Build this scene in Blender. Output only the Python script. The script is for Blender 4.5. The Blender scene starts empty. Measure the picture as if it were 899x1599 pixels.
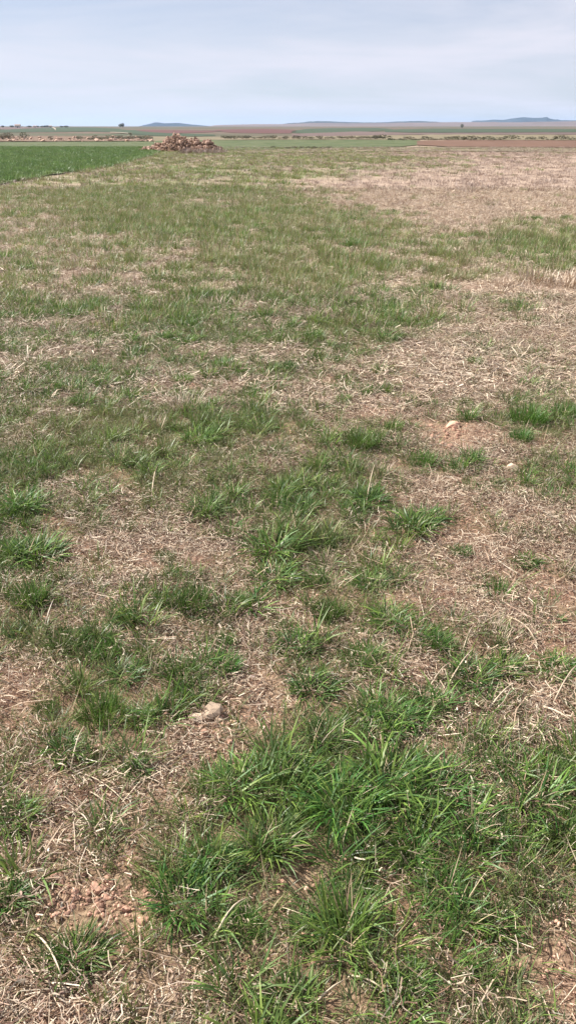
import bpy, bmesh, math
import numpy as np
from mathutils import Vector

# ------------------------------------------------------------------ camera, world, sun, exposure
SC = bpy.context.scene
COL = SC.collection
R = math.radians
W, H, F = 899.0, 1599.0, 1300.0          # photograph size and focal length in its pixels
HZ = 203.0                                # eye-level row
EYE = 1.55
P = math.atan((H / 2 - HZ) / F)           # downward pitch
cP, sP = math.cos(P), math.sin(P)

cam = bpy.data.cameras.new('camera')
cam.sensor_fit = 'VERTICAL'
cam.sensor_height = 36.0
cam.lens = 36.0 * F / H
cam.clip_start = 0.05
cam.clip_end = 40000
camo = bpy.data.objects.new('camera', cam)
COL.objects.link(camo)
camo.location = (0, 0, EYE)
camo.rotation_euler = (math.pi / 2 - P, 0, 0)
SC.camera = camo

SUN_EL, SUN_AZ = 41.0, 24.0               # elevation; degrees ahead of due left
sdir = Vector((-math.cos(R(SUN_AZ)) * math.cos(R(SUN_EL)), math.sin(R(SUN_AZ)) * math.cos(R(SUN_EL)), math.sin(R(SUN_EL))))
sun = bpy.data.lights.new('sun', 'SUN')
sun.energy = 5.0
sun.angle = R(0.6)
sun.color = (1.0, 0.955, 0.89)
suno = bpy.data.objects.new('sun', sun)
COL.objects.link(suno)
suno.rotation_euler = sdir.to_track_quat('Z', 'Y').to_euler()
suno.location = (-30, 20, 40)

world = bpy.data.worlds.new('World')
SC.world = world
world.use_nodes = True
wt = world.node_tree
wt.nodes.clear()
def N(t, typ, **kw):
    n = t.nodes.new(typ)
    for k, v in kw.items():
        if k.startswith('i_'):
            n.inputs[k[2:].replace('_', ' ')].default_value = v
        else:
            setattr(n, k, v)
    return n
sky = N(wt, 'ShaderNodeTexSky', sky_type='NISHITA', sun_disc=False)
sky.sun_elevation = R(SUN_EL)
sky.sun_rotation = math.atan2(sdir.x, sdir.y)
sky.altitude = 900
sky.air_density = 1.0
sky.dust_density = 0.25
sky.ozone_density = 3.0
# thin high cloud veil, streaked, over the whole sky
tc = N(wt, 'ShaderNodeTexCoord')
sep = N(wt, 'ShaderNodeSeparateXYZ')
wt.links.new(tc.outputs['Generated'], sep.inputs[0])
zc = N(wt, 'ShaderNodeMath', operation='MAXIMUM'); zc.inputs[1].default_value = 0.0
wt.links.new(sep.outputs['Z'], zc.inputs[0])
za = N(wt, 'ShaderNodeMath', operation='ADD'); za.inputs[1].default_value = 0.10
wt.links.new(zc.outputs[0], za.inputs[0])
dx = N(wt, 'ShaderNodeMath', operation='DIVIDE'); dy = N(wt, 'ShaderNodeMath', operation='DIVIDE')
wt.links.new(sep.outputs['X'], dx.inputs[0]); wt.links.new(za.outputs[0], dx.inputs[1])
wt.links.new(sep.outputs['Y'], dy.inputs[0]); wt.links.new(za.outputs[0], dy.inputs[1])
cmb = N(wt, 'ShaderNodeCombineXYZ')
wt.links.new(dx.outputs[0], cmb.inputs[0]); wt.links.new(dy.outputs[0], cmb.inputs[1])
mp = N(wt, 'ShaderNodeMapping'); mp.inputs['Scale'].default_value = (0.75, 0.9, 1.0); mp.inputs['Location'].default_value = (3.1, 0.85, 0); mp.inputs['Rotation'].default_value = (0, 0, R(-9))
wt.links.new(cmb.outputs[0], mp.inputs[0])
nz = N(wt, 'ShaderNodeTexNoise'); nz.inputs['Scale'].default_value = 0.75; nz.inputs['Detail'].default_value = 7; nz.inputs['Roughness'].default_value = 0.55; nz.inputs['Distortion'].default_value = 0.5
wt.links.new(mp.outputs[0], nz.inputs['Vector'])
rmp = N(wt, 'ShaderNodeMapRange'); rmp.inputs['From Min'].default_value = 0.36; rmp.inputs['From Max'].default_value = 0.64; rmp.inputs['To Min'].default_value = 0.52; rmp.inputs['To Max'].default_value = 0.95
wt.links.new(nz.outputs['Fac'], rmp.inputs['Value'])
mx = N(wt, 'ShaderNodeMix', data_type='RGBA')
wt.links.new(rmp.outputs[0], mx.inputs['Factor'])
tn = N(wt, 'ShaderNodeMix', data_type='RGBA', blend_type='MULTIPLY'); tn.inputs['Factor'].default_value = 1.0; tn.inputs['B'].default_value = (0.84, 0.87, 0.96, 1)
wt.links.new(sky.outputs[0], tn.inputs['A']); wt.links.new(tn.outputs['Result'], mx.inputs['A'])
mx.inputs['B'].default_value = (8.1, 8.0, 8.9, 1)
bg = N(wt, 'ShaderNodeBackground'); bg.inputs['Strength'].default_value = 0.0505
wt.links.new(mx.outputs['Result'], bg.inputs['Color'])
wo = N(wt, 'ShaderNodeOutputWorld')
wt.links.new(bg.outputs[0], wo.inputs[0])

SC.view_settings.view_transform = 'Standard'
SC.view_settings.look = 'None'
SC.view_settings.gamma = 1
SC.view_settings.use_curve_mapping = False
SC.view_settings.exposure = 1.05
SC.render.engine = 'CYCLES'
SC.cycles.max_bounces = 6
SC.cycles.transparent_max_bounces = 4
SC.cycles.volume_bounces = 0

# ------------------------------------------------------------------ helpers
rng = np.random.default_rng(7)

def lin(r, g, b):
    f = lambda c: (c / 255 / 12.92) if c / 255 <= 0.04045 else ((c / 255 + 0.055) / 1.055) ** 2.4
    return 0.8 * np.array((f(r), f(g), f(b)))

def _hash(ix, iy, s):
    n = (ix.astype(np.int64) * 374761393 + iy.astype(np.int64) * 668265263 + s * 974634777) & 0x7fffffff
    n = ((n ^ (n >> 13)) * 1274126177) & 0x7fffffff
    n = (n ^ (n >> 16)) & 0xffff
    return n / 65535.0

def vnoise(x, y, s=0):
    x = np.asarray(x, float); y = np.asarray(y, float)
    ix = np.floor(x); iy = np.floor(y)
    fx = x - ix; fy = y - iy
    fx = fx * fx * (3 - 2 * fx); fy = fy * fy * (3 - 2 * fy)
    a = _hash(ix, iy, s); b = _hash(ix + 1, iy, s); c = _hash(ix, iy + 1, s); d = _hash(ix + 1, iy + 1, s)
    return (a * (1 - fx) + b * fx) * (1 - fy) + (c * (1 - fx) + d * fx) * fy

def fbm(x, y, s=0, o=4):
    t = 0; a = 0.5; n = 0
    for k in range(o):
        t = t + a * vnoise(x * 2 ** k + 17.3 * k, y * 2 ** k - 9.1 * k, s + k); n += a; a *= 0.5
    return t / n

def far_h(r):
    r = np.asarray(r, float)
    u = np.clip((r - 250) / 2250, 0, None)
    return np.where(u < 1, 10.5 * u, 10.5 + 1.5 * np.sin(np.clip(u - 1, 0, 3)))

def gz(x, y):
    """height of the ground sheet"""
    x = np.asarray(x, float); y = np.asarray(y, float)
    r = np.hypot(x, y)
    fade = np.clip(1 - (r - 5) / 55, 0, 1)
    fine = np.clip(1 - (r - 3) / 9, 0, 1)
    z = fade * (0.05 * (fbm(x * 0.7, y * 0.7, 3) - 0.5)) + fine * (0.030 * (fbm(x * 4.5, y * 4.5, 11) - 0.5) + 0.014 * (fbm(x * 24, y * 24, 21, 3) - 0.5))
    return z + far_h(r)

def ray(px, py):
    a = (np.asarray(px, float) - W / 2 + 0.5) / F; b = (np.asarray(py, float) - H / 2 + 0.5) / F
    return a, cP - b * sP, -sP - b * cP

def at(px, py):
    """ground point seen at a photograph pixel (flat near field, then the gentle rise)"""
    px, py = np.broadcast_arrays(np.asarray(px, float), np.asarray(py, float))
    dx_, dy_, dz_ = ray(px, py)
    hyp = np.hypot(dx_, dy_)
    e = dz_ / hyp
    rr = np.concatenate([np.linspace(0.3, 250, 4000), np.geomspace(251, 2500, 500)])
    ee = (far_h(rr) - EYE) / rr
    r = np.interp(e, ee, rr)
    return r * dx_ / hyp, r * dy_ / hyp

def to_px(x, y, z=0.0):
    x = np.asarray(x, float); y = np.asarray(y, float)
    dep = y * cP - (z - EYE) * sP
    up = y * sP + (z - EYE) * cP
    return x / dep * F + W / 2, H / 2 - up / dep * F

def mpp(px, py):
    """metres per photograph pixel at a ground pixel"""
    x, y = at(px, py)
    return float((y * cP + EYE * sP) / F)

def put(o, label=None, cat=None, group=None, kind=None, parent=None):
    COL.objects.link(o)
    if label: o['label'] = label
    if cat: o['category'] = cat
    if group: o['group'] = group
    if kind: o['kind'] = kind
    if parent: o.parent = parent
    return o

def mesh_from(name, v, f, mat, col=None, smooth=True):
    m = bpy.data.meshes.new(name)
    m.from_pydata([tuple(p) for p in v] if not isinstance(v, list) else v, [], f)
    m.materials.append(mat)
    if col is not None:
        a = m.attributes.new('col', 'FLOAT_COLOR', 'POINT')
        c = np.ones((len(v), 4), np.float32); c[:, :3] = col
        a.data.foreach_set('color', c.ravel())
    if smooth:
        m.polygons.foreach_set('use_smooth', np.ones(len(m.polygons), bool))
    m.update()
    return m

# ------------------------------------------------------------------ materials
def newmat(name):
    m = bpy.data.materials.new(name); m.use_nodes = True
    t = m.node_tree; t.nodes.clear()
    o = N(t, 'ShaderNodeOutputMaterial')
    return m, t, o

def leafmat(name, trans=0.28, rough=0.45, spec=0.35, dull=(0.55, 0.50, 0.32)):
    m, t, o = newmat(name)
    at_ = N(t, 'ShaderNodeAttribute', attribute_name='col')
    ti = N(t, 'ShaderNodeAttribute', attribute_name='tint', attribute_type='INSTANCER')
    oi = N(t, 'ShaderNodeObjectInfo')
    hs = N(t, 'ShaderNodeHueSaturation')
    mr = N(t, 'ShaderNodeMapRange'); mr.inputs['To Min'].default_value = 0.72; mr.inputs['To Max'].default_value = 1.28
    t.links.new(oi.outputs['Random'], mr.inputs['Value'])
    t.links.new(mr.outputs[0], hs.inputs['Value'])
    mh = N(t, 'ShaderNodeMapRange'); mh.inputs['To Min'].default_value = 0.475; mh.inputs['To Max'].default_value = 0.515
    mu = N(t, 'ShaderNodeMath', operation='FRACT'); mm = N(t, 'ShaderNodeMath', operation='MULTIPLY'); mm.inputs[1].default_value = 7.31
    t.links.new(oi.outputs['Random'], mm.inputs[0]); t.links.new(mm.outputs[0], mu.inputs[0]); t.links.new(mu.outputs[0], mh.inputs['Value'])
    t.links.new(mh.outputs[0], hs.inputs['Hue'])
    t.links.new(at_.outputs['Color'], hs.inputs['Color'])
    mix = N(t, 'ShaderNodeMix', data_type='RGBA')
    t.links.new(ti.outputs['Fac'], mix.inputs['Factor'])
    t.links.new(hs.outputs[0], mix.inputs['A'])
    mix.inputs['B'].default_value = (*lin(156, 148, 104), 1)
    p = N(t, 'ShaderNodeBsdfPrincipled')
    p.inputs['Roughness'].default_value = rough
    p.inputs['Specular IOR Level'].default_value = spec
    t.links.new(mix.outputs['Result'], p.inputs['Base Color'])
    tr = N(t, 'ShaderNodeBsdfTranslucent')
    t.links.new(mix.outputs['Result'], tr.inputs['Color'])
    ms = N(t, 'ShaderNodeMixShader'); ms.inputs[0].default_value = trans
    t.links.new(p.outputs[0], ms.inputs[1]); t.links.new(tr.outputs[0], ms.inputs[2])
    t.links.new(ms.outputs[0], o.inputs[0])
    return m

def strawmat(name):
    m, t, o = newmat(name)
    at_ = N(t, 'ShaderNodeAttribute', attribute_name='col')
    oi = N(t, 'ShaderNodeObjectInfo')
    mr = N(t, 'ShaderNodeMapRange'); mr.inputs['To Min'].default_value = 0.8; mr.inputs['To Max'].default_value = 1.15
    t.links.new(oi.outputs['Random'], mr.inputs['Value'])
    hs = N(t, 'ShaderNodeHueSaturation')
    t.links.new(mr.outputs[0], hs.inputs['Value']); t.links.new(at_.outputs['Color'], hs.inputs['Color'])
    p = N(t, 'ShaderNodeBsdfPrincipled'); p.inputs['Roughness'].default_value = 0.55; p.inputs['Specular IOR Level'].default_value = 0.35
    t.links.new(hs.outputs[0], p.inputs['Base Color'])
    t.links.new(p.outputs[0], o.inputs[0])
    return m

def stonemat(name, a, b, scale=9.0, bump=0.5):
    m, t, o = newmat(name)
    tc_ = N(t, 'ShaderNodeTexCoord')
    oi = N(t, 'ShaderNodeObjectInfo')
    ad = N(t, 'ShaderNodeVectorMath', operation='ADD')
    t.links.new(tc_.outputs['Object'], ad.inputs[0]); t.links.new(oi.outputs['Location'], ad.inputs[1])
    n1 = N(t, 'ShaderNodeTexNoise'); n1.inputs['Scale'].default_value = scale; n1.inputs['Detail'].default_value = 6; n1.inputs['Roughness'].default_value = 0.65
    t.links.new(ad.outputs[0], n1.inputs['Vector'])
    mix = N(t, 'ShaderNodeMix', data_type='RGBA')
    mix.inputs['A'].default_value = (*a, 1); mix.inputs['B'].default_value = (*b, 1)
    rm = N(t, 'ShaderNodeMapRange'); rm.inputs['From Min'].default_value = 0.35; rm.inputs['From Max'].default_value = 0.65
    t.links.new(n1.outputs['Fac'], rm.inputs['Value'])
    t.links.new(rm.outputs[0], mix.inputs['Factor'])
    hs = N(t, 'ShaderNodeHueSaturation')
    mr = N(t, 'ShaderNodeMapRange'); mr.inputs['To Min'].default_value = 0.62; mr.inputs['To Max'].default_value = 1.3
    t.links.new(oi.outputs['Random'], mr.inputs['Value']); t.links.new(mr.outputs[0], hs.inputs['Value'])
    t.links.new(mix.outputs['Result'], hs.inputs['Color'])
    p = N(t, 'ShaderNodeBsdfPrincipled'); p.inputs['Roughness'].default_value = 0.9; p.inputs['Specular IOR Level'].default_value = 0.2
    t.links.new(hs.outputs[0], p.inputs['Base Color'])
    bp = N(t, 'ShaderNodeBump'); bp.inputs['Strength'].default_value = bump; bp.inputs['Distance'].default_value = 0.2 / scale
    t.links.new(n1.outputs['Fac'], bp.inputs['Height']); t.links.new(bp.outputs[0], p.inputs['Normal'])
    t.links.new(p.outputs[0], o.inputs[0])
    return m

def fieldmat(name, a, b, scale=0.4, stretch=(1, 1, 1)):
    m, t, o = newmat(name)
    g = N(t, 'ShaderNodeNewGeometry')
    mp_ = N(t, 'ShaderNodeMapping'); mp_.inputs['Scale'].default_value = stretch
    t.links.new(g.outputs['Position'], mp_.inputs[0])
    n1 = N(t, 'ShaderNodeTexNoise'); n1.inputs['Scale'].default_value = scale; n1.inputs['Detail'].default_value = 8; n1.inputs['Roughness'].default_value = 0.65
    t.links.new(mp_.outputs[0], n1.inputs['Vector'])
    rm = N(t, 'ShaderNodeMapRange'); rm.inputs['From Min'].default_value = 0.32; rm.inputs['From Max'].default_value = 0.68
    t.links.new(n1.outputs['Fac'], rm.inputs['Value'])
    mix = N(t, 'ShaderNodeMix', data_type='RGBA')
    mix.inputs['A'].default_value = (*a, 1); mix.inputs['B'].default_value = (*b, 1)
    t.links.new(rm.outputs[0], mix.inputs['Factor'])
    p = N(t, 'ShaderNodeBsdfPrincipled'); p.inputs['Roughness'].default_value = 0.95; p.inputs['Specular IOR Level'].default_value = 0.1
    t.links.new(mix.outputs['Result'], p.inputs['Base Color'])
    t.links.new(p.outputs[0], o.inputs[0])
    return m

M_GRASS = leafmat('grass_leaf')
M_STRAW = strawmat('dry_straw')
M_CLOD = stonemat('soil_clod', lin(176, 134, 112), lin(224, 184, 158), 60, 0.6)
M_PALE = stonemat('limestone', lin(208, 176, 148), lin(242, 220, 194), 45, 0.7)
M_PSTONE = stonemat('field_stone', lin(158, 126, 108), lin(222, 190, 168), 3.0, 0.7)

# ------------------------------------------------------------------ cover map of the near field (green share, 0..9, read off the photograph)
GX = np.arange(0, 1000, 100)
GROWS = {
 236: '5555543211', 250: '5555555311', 270: '5555542100', 285: '5556531000', 300: '5566641000', 340: '5677763011',
 380: '5476787367', 400: '5546776577', 440: '5557776421', 480: '4566665311', 520: '3466555321',
 560: '4556653211', 600: '6754333222', 650: '6767543255', 700: '8778664235', 750: '8677576325',
 800: '6446565311', 850: '6322564221', 900: '3323455211', 950: '4445365222', 1000: '4563545344',
 1050: '3355363553', 1100: '3364266344', 1150: '4231378657', 1200: '5141799967', 1250: '5112899958',
 1300: '3336899988', 1350: '4338889998', 1400: '6127769997', 1450: '1426778983', 1500: '1515678982',
 1550: '4434577981', 1599: '4245567881'}
GY = np.array(sorted(GROWS)); GM = np.array([[int(c) for c in GROWS[k]] for k in GY], float) / 9.0

def green(x, y, patchy=True):
    px, py = to_px(x, y)
    u = np.clip(px / 100.0, 0, 8.999); iy = np.clip(np.searchsorted(GY, py) - 1, 0, len(GY) - 2)
    fy = np.clip((py - GY[iy]) / (GY[iy + 1] - GY[iy]), 0, 1)
    ix = u.astype(int); fx = u - ix
    g = (GM[iy, ix] * (1 - fx) + GM[iy, ix + 1] * fx) * (1 - fy) + (GM[iy + 1, ix] * (1 - fx) + GM[iy + 1, ix + 1] * fx) * fy
    r = np.hypot(x, y)
    if patchy:
        s = np.clip(2.2 / np.maximum(r, 0.5), 0.12, 2.2)
        lo = fbm(x * 1.9, y * 1.9, 41, 4); hi = fbm(x * 7.5, y * 7.5, 43, 3); big = fbm(x * 0.45, y * 0.3, 47, 4)
        w = np.clip((r - 8) / 14, 0, 1)
        n = (0.55 * lo + 0.45 * hi) * (1 - w) + (0.6 * big + 0.4 * lo) * w
        g = np.clip((g - 0.5) * 1.0 + 0.5 + (n - 0.5) * (1.7 * (1 - w) + 1.15 * w) + 0.03, 0, 1)
    return g

# ------------------------------------------------------------------ the ground sheet
def build_ground():
    rs = [0.2]
    while rs[-1] < 13000:
        r = rs[-1]
        rs.append(r * (1.03 if r < 0.8 else 1.011 if r < 12 else 1.02 if r < 120 else 1.035))
    rs = np.array(rs)
    az = np.concatenate([np.arange(-29, 29.01, 0.25), np.arange(33, 329, 6)])     # degrees from +Y, clockwise
    A, Rr = np.meshgrid(np.radians(az), rs)
    X = Rr * np.sin(A); Y = Rr * np.cos(A)
    Z = gz(X, Y)
    nr, na = X.shape
    v = np.stack([X, Y, Z], -1).reshape(-1, 3)
    i = np.arange(nr - 1)[:, None] * na; j = np.arange(na)[None, :]; j2 = (j + 1) % na
    q = np.stack([i + j, i + j2, i + na + j2, i + na + j], -1).reshape(-1, 4)[:, ::-1]
    m = bpy.data.meshes.new('ground')
    m.vertices.add(len(v)); m.vertices.foreach_set('co', v.ravel())
    m.loops.add(q.size); m.loops.foreach_set('vertex_index', q.ravel())
    m.polygons.add(len(q)); m.polygons.foreach_set('loop_start', np.arange(0, q.size, 4)); m.polygons.foreach_set('loop_total', np.full(len(q), 4))
    m.polygons.foreach_set('use_smooth', np.ones(len(q), bool))
    m.update(); m.validate()
    a = m.attributes.new('cover', 'FLOAT', 'POINT')
    a.data.foreach_set('value', green(v[:, 0], v[:, 1]).astype(np.float32))
    mt, t, o = newmat('field_soil')
    g = N(t, 'ShaderNodeNewGeometry')
    cv = N(t, 'ShaderNodeAttribute', attribute_name='cover')
    def noise(sc, det=6, rough=0.6, st=None):
        n = N(t, 'ShaderNodeTexNoise'); n.inputs['Scale'].default_value = sc; n.inputs['Detail'].default_value = det; n.inputs['Roughness'].default_value = rough
        if st:
            k = N(t, 'ShaderNodeMapping'); k.inputs['Scale'].default_value = st; t.links.new(g.outputs['Position'], k.inputs[0]); t.links.new(k.outputs[0], n.inputs['Vector'])
        else:
            t.links.new(g.outputs['Position'], n.inputs['Vector'])
        return n
    def ramp(src, a0, a1, b0=0.0, b1=1.0):
        k = N(t, 'ShaderNodeMapRange'); k.inputs['From Min'].default_value = a0; k.inputs['From Max'].default_value = a1; k.inputs['To Min'].default_value = b0; k.inputs['To Max'].default_value = b1
        t.links.new(src, k.inputs['Value']); return k.outputs[0]
    def mixc(f, a_, b_):
        k = N(t, 'ShaderNodeMix', data_type='RGBA'); t.links.new(f, k.inputs['Factor'])
        for s, c in (('A', a_), ('B', b_)):
            if hasattr(c, 'links'): t.links.new(c, k.inputs[s])
            else: k.inputs[s].default_value = (*c, 1)
        return k.outputs['Result']
    soil = mixc(ramp(noise(9).outputs['Fac'], 0.35, 0.65), lin(112, 80, 66), lin(162, 124, 104))
    crumb = noise(120, 4, 0.7)
    soil = mixc(ramp(crumb.outputs['Fac'], 0.5, 0.72), soil, lin(190, 154, 128))
    thatch = mixc(ramp(noise(45, 5, 0.7, (1, 2.2, 1)).outputs['Fac'], 0.38, 0.62), lin(118, 92, 74), lin(190, 162, 134))
    base = mixc(ramp(noise(5.0, 8, 0.75).outputs['Fac'], 0.34, 0.54), soil, thatch)
    # beyond the near field dry stubble covers the soil
    dist = N(t, 'ShaderNodeVectorMath', operation='LENGTH'); t.links.new(g.outputs['Position'], dist.inputs[0])
    stub = mixc(ramp(noise(1.6, 8, 0.7).outputs['Fac'], 0.34, 0.66), lin(154, 132, 116), lin(198, 176, 156))
    base = mixc(ramp(dist.outputs['Value'], 3.5, 12), base, stub)
    gr = mixc(ramp(noise(3.0, 8, 0.7).outputs['Fac'], 0.36, 0.64), lin(92, 110, 58), lin(126, 136, 84))
    mu = N(t, 'ShaderNodeMath', operation='MULTIPLY')
    t.links.new(ramp(cv.outputs['Fac'], 0.2, 0.9), mu.inputs[0]); t.links.new(ramp(dist.outputs['Value'], 4, 30, 0.15, 0.8), mu.inputs[1])
    base = mixc(mu.outputs[0], base, gr)
    farc = mixc(ramp(noise(0.004, 6, 0.6, (1, 2.5, 1)).outputs['Fac'], 0.42, 0.58), lin(88, 94, 74), lin(122, 102, 92))
    base = mixc(ramp(dist.outputs['Value'], 120, 260), base, farc)
    p = N(t, 'ShaderNodeBsdfPrincipled'); p.inputs['Roughness'].default_value = 0.95; p.inputs['Specular IOR Level'].default_value = 0.1
    t.links.new(base, p.inputs['Base Color'])
    ad = N(t, 'ShaderNodeMath', operation='ADD')
    t.links.new(noise(38, 6, 0.7).outputs['Fac'], ad.inputs[0])
    m2 = N(t, 'ShaderNodeMath', operation='MULTIPLY'); m2.inputs[1].default_value = 0.4
    t.links.new(crumb.outputs['Fac'], m2.inputs[0]); t.links.new(m2.outputs[0], ad.inputs[1])
    bp = N(t, 'ShaderNodeBump'); bp.inputs['Strength'].default_value = 0.8; bp.inputs['Distance'].default_value = 0.02
    t.links.new(ad.outputs[0], bp.inputs['Height']); t.links.new(bp.outputs[0], p.inputs['Normal'])
    t.links.new(p.outputs[0], o.inputs[0])
    m.materials.append(mt)
    put(bpy.data.objects.new('ground', m), 'flat rough pasture of bare reddish soil and dry stubble reaching the horizon', 'ground', kind='structure')
build_ground()

# ------------------------------------------------------------------ field sheets and hills
def sheet(name, label, cols, mat, off=0.004, slope=0.0, jit=0.6, seed=1, cat='field', lift=0.0):
    """cols: (px, y_top, y_bottom) in photograph rows; laid on the ground sheet"""
    c = np.array(cols, float); xs = np.linspace(c[0, 0], c[-1, 0], 90)
    yt = np.interp(xs, c[:, 0], c[:, 1]) + jit * (fbm(xs * 0.09, xs * 0, seed) - 0.5) * 2
    yb = np.interp(xs, c[:, 0], c[:, 2]) + jit * (fbm(xs * 0.09, xs * 0 + 5, seed) - 0.5) * 2
    yb = np.maximum(yb, yt + 0.05)
    n = 14
    T = np.linspace(0, 1, n)[:, None]
    x0, y0 = at(xs, yt); x1, y1 = at(xs, yb)
    X = x0 * (1 - T) + x1 * T; Y = y0 * (1 - T) + y1 * T
    rr_ = np.hypot(X, Y); Z = gz(X, Y) + off + 0.03 * (rr_ > 20) + 0.0001 * rr_ + lift
    v = np.stack([X, Y, Z], -1).reshape(-1, 3)
    m_ = len(xs)
    f = [(i * m_ + j, (i + 1) * m_ + j, (i + 1) * m_ + j + 1, i * m_ + j + 1) for i in range(n - 1) for j in range(m_ - 1)]
    put(bpy.data.objects.new(name, mesh_from(name, v, f, mat)), label, cat, kind='structure')

G_DARK = fieldmat('wheat_soil', lin(78, 94, 56), lin(104, 112, 72), 1.2)
G_LIGHT = fieldmat('young_crop', lin(80, 94, 62), lin(108, 112, 82), 0.35, (1, 0.3, 1))
PLOUGH = fieldmat('ploughed_soil', lin(100, 78, 66), lin(134, 106, 90), 0.5, (0.3, 1, 1))
TAN = fieldmat('dry_margin', lin(92, 92, 70), lin(160, 144, 120), 0.35, (0.4, 1, 1))
RED = fieldmat('red_soil', lin(100, 72, 70), lin(116, 86, 82), 0.01)
GFAR = fieldmat('far_crop', lin(68, 82, 66), lin(86, 96, 76), 0.01)
BROWN = fieldmat('far_fallow', lin(104, 90, 86), lin(126, 108, 102), 0.008)
PALE = fieldmat('pale_earth', lin(176, 162, 146), lin(190, 176, 160), 0.02)
sheet('wheat_field', 'dark green young wheat field at the left edge', [(-140, 233, 318), (0, 233, 288), (60, 233, 277), (130, 232.5, 266.5), (185, 232, 256), (236, 231, 242), (243, 232, 238.5)], G_DARK, 0.012, 0.0002, 2.2, 2)
sheet('wheat_field', 'lighter green strip of crop beyond the dark wheat at left', [(-140, 222.5, 232.5), (0, 222, 232.6), (240, 221, 231)], G_LIGHT, 0.02, 0.0002, 0.3, 3)
sheet('wheat_field', 'bright green crop strip right of the stone pile', [(242, 220, 231), (345, 219, 235), (420, 218.5, 234), (520, 218.5, 231.5), (630, 218.5, 229), (655, 219, 226)], G_LIGHT, 0.02, 0.0002, 0.4, 4)
sheet('ploughed_field', 'reddish brown ploughed strip at the far right', [(650, 220, 227), (700, 219, 229.5), (899, 219.5, 230.5), (1060, 220, 231)], PLOUGH, 0.03, 0.0002, 0.5, 5)
sheet('field_margin', 'pale dry grass verge between pasture and far fields', [(340, 236, 240), (500, 232, 238), (660, 229.5, 236), (899, 231, 238), (1060, 231, 238)], TAN, 0.01, 0.0001, 0.5, 6)
sheet('field_margin', 'pale dry grass bank behind the crop strips', [(-140, 213.5, 221.7), (230, 213.5, 220.5), (400, 214.2, 218), (640, 210.5, 218), (720, 210, 218.2), (899, 210.5, 219), (1060, 210.5, 219)], TAN, 0.03, 0.0003, 0.6, 7)
BANK = fieldmat('bank_earth', lin(96, 80, 68), lin(150, 126, 108), 0.6)
sheet('bank', 'brown stony strip of ground beyond the left crop', [(-140, 212.8, 221.5), (150, 213.2, 221), (235, 214, 220.3)], BANK, 0.06, 0, 0.6, 17, 'ground')
sheet('red_field', 'narrow red soil field behind the stone pile', [(195, 204.5, 205), (225, 202.6, 207), (270, 203, 208.3), (330, 203.6, 206), (345, 204, 204.6)], RED, 0.03, 0.0, 0.3, 8)
sheet('red_field', 'dull red soil field at middle distance right of the pile', [(335, 203, 204), (360, 201.8, 207), (410, 201, 208), (450, 202, 208), (462, 203, 206)], RED, 0.03, 0.0, 0.3, 9)
sheet('green_field', 'green far crop slope left of centre skyline', [(455, 204, 207), (480, 201, 208.5), (520, 199.6, 208), (590, 199.6, 204.5), (612, 201.5, 203)], GFAR, 0.03, 0.0, 0.3, 10)
sheet('green_field', 'long green far crop band at right below the blue hills', [(600, 202, 206), (680, 200.5, 207), (780, 201, 206.5), (899, 201.5, 206), (1060, 201.5, 206)], GFAR, 0.03, 0.0, 0.3, 11)
sheet('green_field', 'grey green far slope under the left skyline', [(-140, 203, 207), (0, 202.5, 207), (84, 198.5, 206), (140, 198.6, 205), (175, 200, 206), (240, 206.5, 212), (300, 209, 213), (335, 210, 212)], GFAR, 0.03, 0.0, 0.3, 12)
sheet('fallow_field', 'brown far fallow land along the left skyline', [(-140, 198.2, 203), (0, 198.2, 202), (83, 198.3, 203)], BROWN, 0.03, 0.0, 0.2, 13)
sheet('fallow_field', 'mauve brown fallow slope at the right', [(455, 208.8, 213), (560, 205, 212), (640, 207.5, 210), (760, 207, 210), (899, 206.6, 209.8), (1060, 206.5, 209.8)], BROWN, 0.03, 0.0, 0.3, 14)
sheet('dirt_track', 'short pale bend of dirt track on the left slope', [(81, 198.9, 199.4), (84, 199.0, 200.3), (86, 199.6, 202.6), (87, 201, 204)], PALE, 0.03, 0.0, 0.05, 15, 'track', 0.15)
sheet('dirt_track', 'faint pale line of dirt track on the slope left of the pile', [(172, 206.5, 207.2), (186, 206.9, 207.7), (200, 208.2, 209.0)], PALE, 0.03, 0.0, 0.05, 16, 'track', 0.15)

def hill(label, prof, dist, depth, mat, seed):
    c = np.array(prof, float); xs = np.linspace(c[0, 0], c[-1, 0], 140)
    ys = np.interp(xs, c[:, 0], c[:, 1])
    k = np.array([1, 3, 4, 3, 1]) / 12.0; ys = np.convolve(np.pad(ys, 2, mode='edge'), k, 'valid')
    ys = ys + 0.5 * (fbm(xs * 0.16, xs * 0, seed) - 0.5)
    dx_, dy_, dz_ = ray(xs, ys); hyp = np.hypot(dx_, dy_)
    top = EYE + dz_ / hyp * dist
    n = 15; rows = []
    for i in range(n):
        t = -1 + 2 * i / (n - 1)
        r = dist + t * depth
        s = math.exp(-(t * 1.55) ** 2) - math.exp(-1.55 ** 2)
        s /= 1 - math.exp(-1.55 ** 2)
        edge = np.clip(np.minimum(np.arange(140), 139 - np.arange(140)) / 6.0, 0, 1)
        base = far_h(r) - 3.0
        hh = base + (top - base) * s * edge * (1 + (0.35 * (fbm(xs * 0.1 + 3, xs * 0 + i * 0.6, seed) - 0.5) if abs(t) > 1e-6 else 0))
        rows.append(np.stack([r * dx_ / hyp, r * dy_ / hyp, hh], -1))
    v = np.concatenate(rows); m_ = len(xs)
    f = [(i * m_ + j, i * m_ + j + 1, (i + 1) * m_ + j + 1, (i + 1) * m_ + j) for i in range(n - 1) for j in range(m_ - 1)]
    put(bpy.data.objects.new('hill', mesh_from('hill', v, f, mat)), label, 'hill', kind='structure')
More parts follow.
